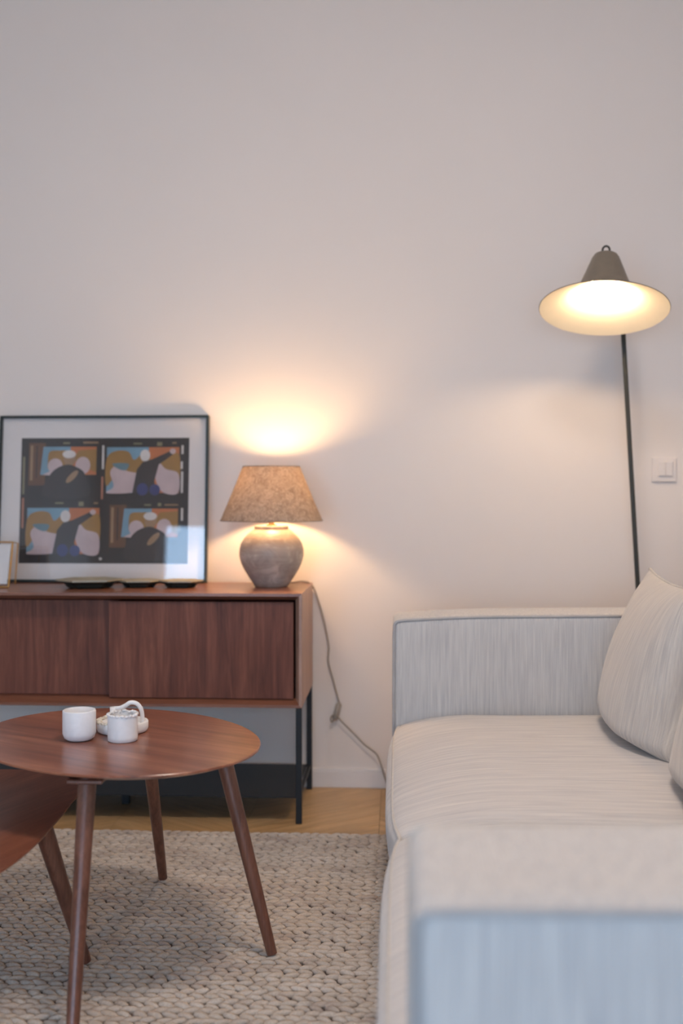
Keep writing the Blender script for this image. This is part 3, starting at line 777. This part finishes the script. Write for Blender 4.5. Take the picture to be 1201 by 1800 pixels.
for x in (0.20, 1.0):
    for y in (ay0 + 0.1, 3.25):
        bm = B(); box(bm, x - 0.03, x + 0.03, y - 0.03, y + 0.03, 0.0005, 0.0605, 0.003, 1); obj('foot', bm, M['rubber'], so)
def seat_cushion(y0, y1, seed):
    x0, x1, z0, z1 = -0.018, 0.860, 0.262, 0.402
    lx, ly, lz = x1 - x0, y1 - y0, z1 - z0
    bm = rbox(lx, ly, lz, 0.028, 26, 26, 8)
    for v in bm.verts:
        u, w, h = v.co.x / (lx / 2), v.co.y / (ly / 2), v.co.z / (lz / 2)
        pu, pw = max(0, 1 - abs(u) ** 3.0), max(0, 1 - abs(w) ** 3.4)
        nz = mnoise.noise(Vector((v.co.x * 3.1 + seed, v.co.y * 3.1, seed * 2.0)))
        if h > 0: v.co.z -= h * 0.030 * max(0, (-u - 0.45) / 0.55) ** 2
        if h > 0: v.co.z += h * (0.030 * (pu ** 0.8) * (pw ** 0.7) + 0.004 * nz * pu)
        hb = max(0, 1 - h * h)
        if u < -0.5: v.co.x -= (0.012 + 0.003 * nz) * hb * pw * ((-u - 0.5) / 0.5)
        if u < -0.4: v.co.x += 0.016 * (abs(w) ** 6) * ((-u - 0.4) / 0.6)
    place(bm, ((x0 + x1) / 2, (y0 + y1) / 2, (z0 + z1) / 2))
    o = obj('seat_cushion', bm, M['fab_x'], so, 180)
    # piping round the front face
    yy0, yy1 = y0 + 0.006, y1 - 0.006
    def fx(y):
        w = (y - (y0 + y1) / 2) / (ly / 2); return x0 + 0.006 + 0.016 * abs(w) ** 6
    n = 14; loop = []
    for i in range(n + 1):
        y = yy0 + (yy1 - yy0) * i / n; w = (y - (y0 + y1) / 2) / (ly / 2)
        pu, pw = 1 - 0.985 ** 3.0, max(0, 1 - abs(w) ** 3.4)
        loop.append((fx(y) - 0.001, y, z1 - 0.036 + 0.030 * pu ** 0.8 * pw ** 0.7))
    loop += [(fx(yy1) + 0.001, yy1, z1 - 0.06), (fx(yy1) + 0.001, yy1, z0 + 0.02)]
    for i in range(n + 1):
        y = yy1 + (yy0 - yy1) * i / n; loop.append((fx(y) - 0.001, y, z0 + 0.008))
    loop += [(fx(yy0) + 0.001, yy0, z0 + 0.02), (fx(yy0) + 0.001, yy0, z1 - 0.06)]
    bm = B(); tube(bm, spline(loop, 4, True), 0.0042, 8, True); obj('piping', bm, M['piping'], o, 180)
seat_cushion(2.118, 3.146, 1.3)
seat_cushion(1.186, 2.114, 4.1)

def pillow(cx, cy, zb, wid, hgt, thick, lean, yaw, label, seed):
    """loose back cushion: pointed corners, fullest low down; face towards -X"""
    N = 26; bm = B(); T = thing('back_cushion', (cx, cy, zb), label, 'cushion', 'loose back cushions on the sofa')
    mtx = Matrix.Translation((cx, cy, zb)) @ Matrix.Rotation(yaw, 4, 'Z') @ Matrix.Rotation(lean, 4, 'Y')
    def edge(a, b):
        ya = a * wid / 2 * (1 - 0.05 * (1 - (2 * b - 1) ** 2)); zz = hgt * b
        zz += hgt * (0.045 * (abs(a) ** 2.2) - 0.02) * (1 if b > 0.5 else -0.25) * abs(2 * b - 1)
        return ya, max(zz, 0.0)
    def thk(a, b, side):
        f = max(0.0, 1 - abs(a) ** 3.2) ** 0.55
        g = min(1.0, (b / 0.10)) ** 0.5 * max(0.0, 1 - b ** 2.4) ** 0.62
        nz = mnoise.noise(Vector((a * 2.2 + seed, b * 2.2, seed)))
        return thick * f * g * (1 + 0.07 * nz) * (1.0 if side < 0 else 0.75)
    grids = []
    for side in (-1, 1):
        g = []
        for i in range(N + 1):
            row = []
            for j in range(N + 1):
                a = math.sin((i / N - 0.5) * math.pi); b = 0.5 + 0.5 * math.sin((j / N - 0.5) * math.pi)
                ya, zz = edge(a, b)
                row.append(bm.verts.new(mtx @ Vector((side * thk(a, b, side), ya, zz))))
            g.append(row)
        for i in range(N):
            for j in range(N):
                f = (g[i][j], g[i + 1][j], g[i + 1][j + 1], g[i][j + 1]); bm.faces.new(f if side < 0 else f[::-1])
    bmesh.ops.remove_doubles(bm, verts=bm.verts[:], dist=1e-5)
    obj('cover', bm, M['fab_p'], T, 180)
    loop = []
    for a in range(20): loop.append(mtx @ Vector((0, *edge(-1 + a * 0.1, 0))))
    for b in range(20): loop.append(mtx @ Vector((0, *edge(1, b / 20))))
    for a in range(20): loop.append(mtx @ Vector((0, *edge(1 - a * 0.1, 1))))
    for b in range(20): loop.append(mtx @ Vector((0, *edge(-1, 1 - b / 20))))
    bm = B(); tube(bm, loop, 0.0038, 6, True); obj('seam', bm, M['piping'], T, 180)
    return T
pillow(0.672, 2.805, 0.414, 0.66, 0.408, 0.152, R(4), R(-3), 'light melange back cushion nearest the far arm of the sofa', 2.0)
pillow(0.700, 2.13, 0.402, 0.66, 0.41, 0.145, R(5), R(0), 'light melange back cushion cut off by the right edge of the photo', 5.0)

# ------------------------------------------------------------------ floor lamp
fl = thing('floor_lamp', (0.846, 3.665, 0.0), 'slender dark floor lamp with a wide flared taupe hat shade, lit, behind the sofa', 'lamp')
tilt = R(15.2); up = Vector((0.078, math.sin(tilt), math.cos(tilt))).normalized(); bc = Vector((0.635, 3.40, 1.617))
hat = [(0.2045, 0.0), (0.190, 0.0070), (0.165, 0.0185), (0.138, 0.0310), (0.114, 0.0435), (0.098, 0.0550), (0.088, 0.067), (0.078, 0.086), (0.062, 0.128), (0.044, 0.176), (0.038, 0.186), (0.028, 0.190), (0.0, 0.190)]
hat = [(r * 0.972, h * 0.972) for r, h in hat]
bm = B(); lathe(bm, hat, bc, 96, up, False, False); sh = obj('shade', bm, M['taupe'], fl, 60)
bm = B(); lathe(bm, [(max(r - 0.0012, 0), h - 0.0014) for r, h in hat], bc, 96, up, False, False); obj('shade_lining', bm, M['cream'], sh, 60)
bm = B(); c = bc + up * 0.190; tube(bm, [c + Vector((0.011 * math.cos(a), 0, 0)) + up * (0.012 + 0.013 * math.sin(a)) for a in [R(-60 + 300 * i / 20) for i in range(21)]], 0.0034, 8); obj('hook', bm, M['pole'], sh, 180)
bm = B(); lathe(bm, [(0.0, -0.026), (0.026, -0.025), (0.044, -0.010), (0.050, 0.008), (0.044, 0.022), (0.024, 0.036), (0.014, 0.046), (0.0, 0.046)], bc + up * 0.062, 32, up); obj('bulb', bm, M['bulb_f'], fl, 180)
bm = B(); lathe(bm, [(0.016, 0.0), (0.016, 0.055), (0.0, 0.055)], bc + up * 0.1285, 20, up); obj('socket', bm, M['pole'], fl, 40)
pt = Vector((0.741, 3.665, 1.700)); pb = Vector((0.846, 3.665, 0.016))
bm = B(); tube(bm, [pb + (pt - pb) * (i / 10) for i in range(11)], 0.0078, 14); obj('pole', bm, M['pole'], fl, 180)
bm = B(); tube(bm, [pt + Vector((0.0, 0, -0.006)), pt + Vector((-0.012, -0.03, 0.004)), (0.668, 3.50, 1.712), (0.650, 3.478, 1.714)], 0.006, 10); obj('joint', bm, M['pole'], fl, 60)
bm = B(); lathe(bm, [(0.125, 0.0005), (0.13, 0.003), (0.13, 0.012), (0.125, 0.016), (0.02, 0.018), (0.012, 0.024), (0.0, 0.024)], (0.846, 3.665, 0), 48); obj('base', bm, M['pole'], fl, 40)

# ------------------------------------------------------------------ light switch
sw = thing('light_switch', (0.925, YW, 1.086), 'white square double rocker light switch on the wall beside the floor lamp', 'light switch')
bm = B(); box(bm, 0.8825, 0.9665, YW - 0.0085, YW - 0.0005, 1.086, 1.170, 0.0025, 2); obj('plate', bm, M['plate'], sw)
bm = B(); box(bm, 0.9010, 0.9545, YW - 0.0105, YW - 0.0085, 1.104, 1.158, 0.0008, 1); obj('inner_frame', bm, M['plate'], sw)
for x0, x1 in ((0.9030, 0.9270), (0.9285, 0.9525)):
    bm = B(); box(bm, x0, x1, YW - 0.0145, YW - 0.0105, 1.106, 1.156, 0.0015, 2); obj('rocker', bm, M['plate'], sw)

# ------------------------------------------------------------------ ceiling lamp (lights the room from above, outside the frame)
CX, CY = 0.15, 1.55
cl = thing('ceiling_lamp', (CX, CY, ZC - 0.0005), 'round opal glass ceiling lamp with a brass ring, lit, above the viewer', 'lamp')
bm = B(); lathe(bm, [(0.255, 0.0), (0.262, -0.004), (0.262, -0.030), (0.250, -0.034), (0.250, -0.004)], (CX, CY, ZC - 0.0005), 48, None, False, False); obj('ring', bm, M['gold'], cl, 40)
bm = B(); lathe(bm, [(0.248, -0.020), (0.246, -0.040), (0.225, -0.070), (0.17, -0.095), (0.09, -0.110), (0.0, -0.114)], (CX, CY, ZC - 0.0005), 48, None, False, False); obj('diffuser', bm, M['opal'], cl, 180)
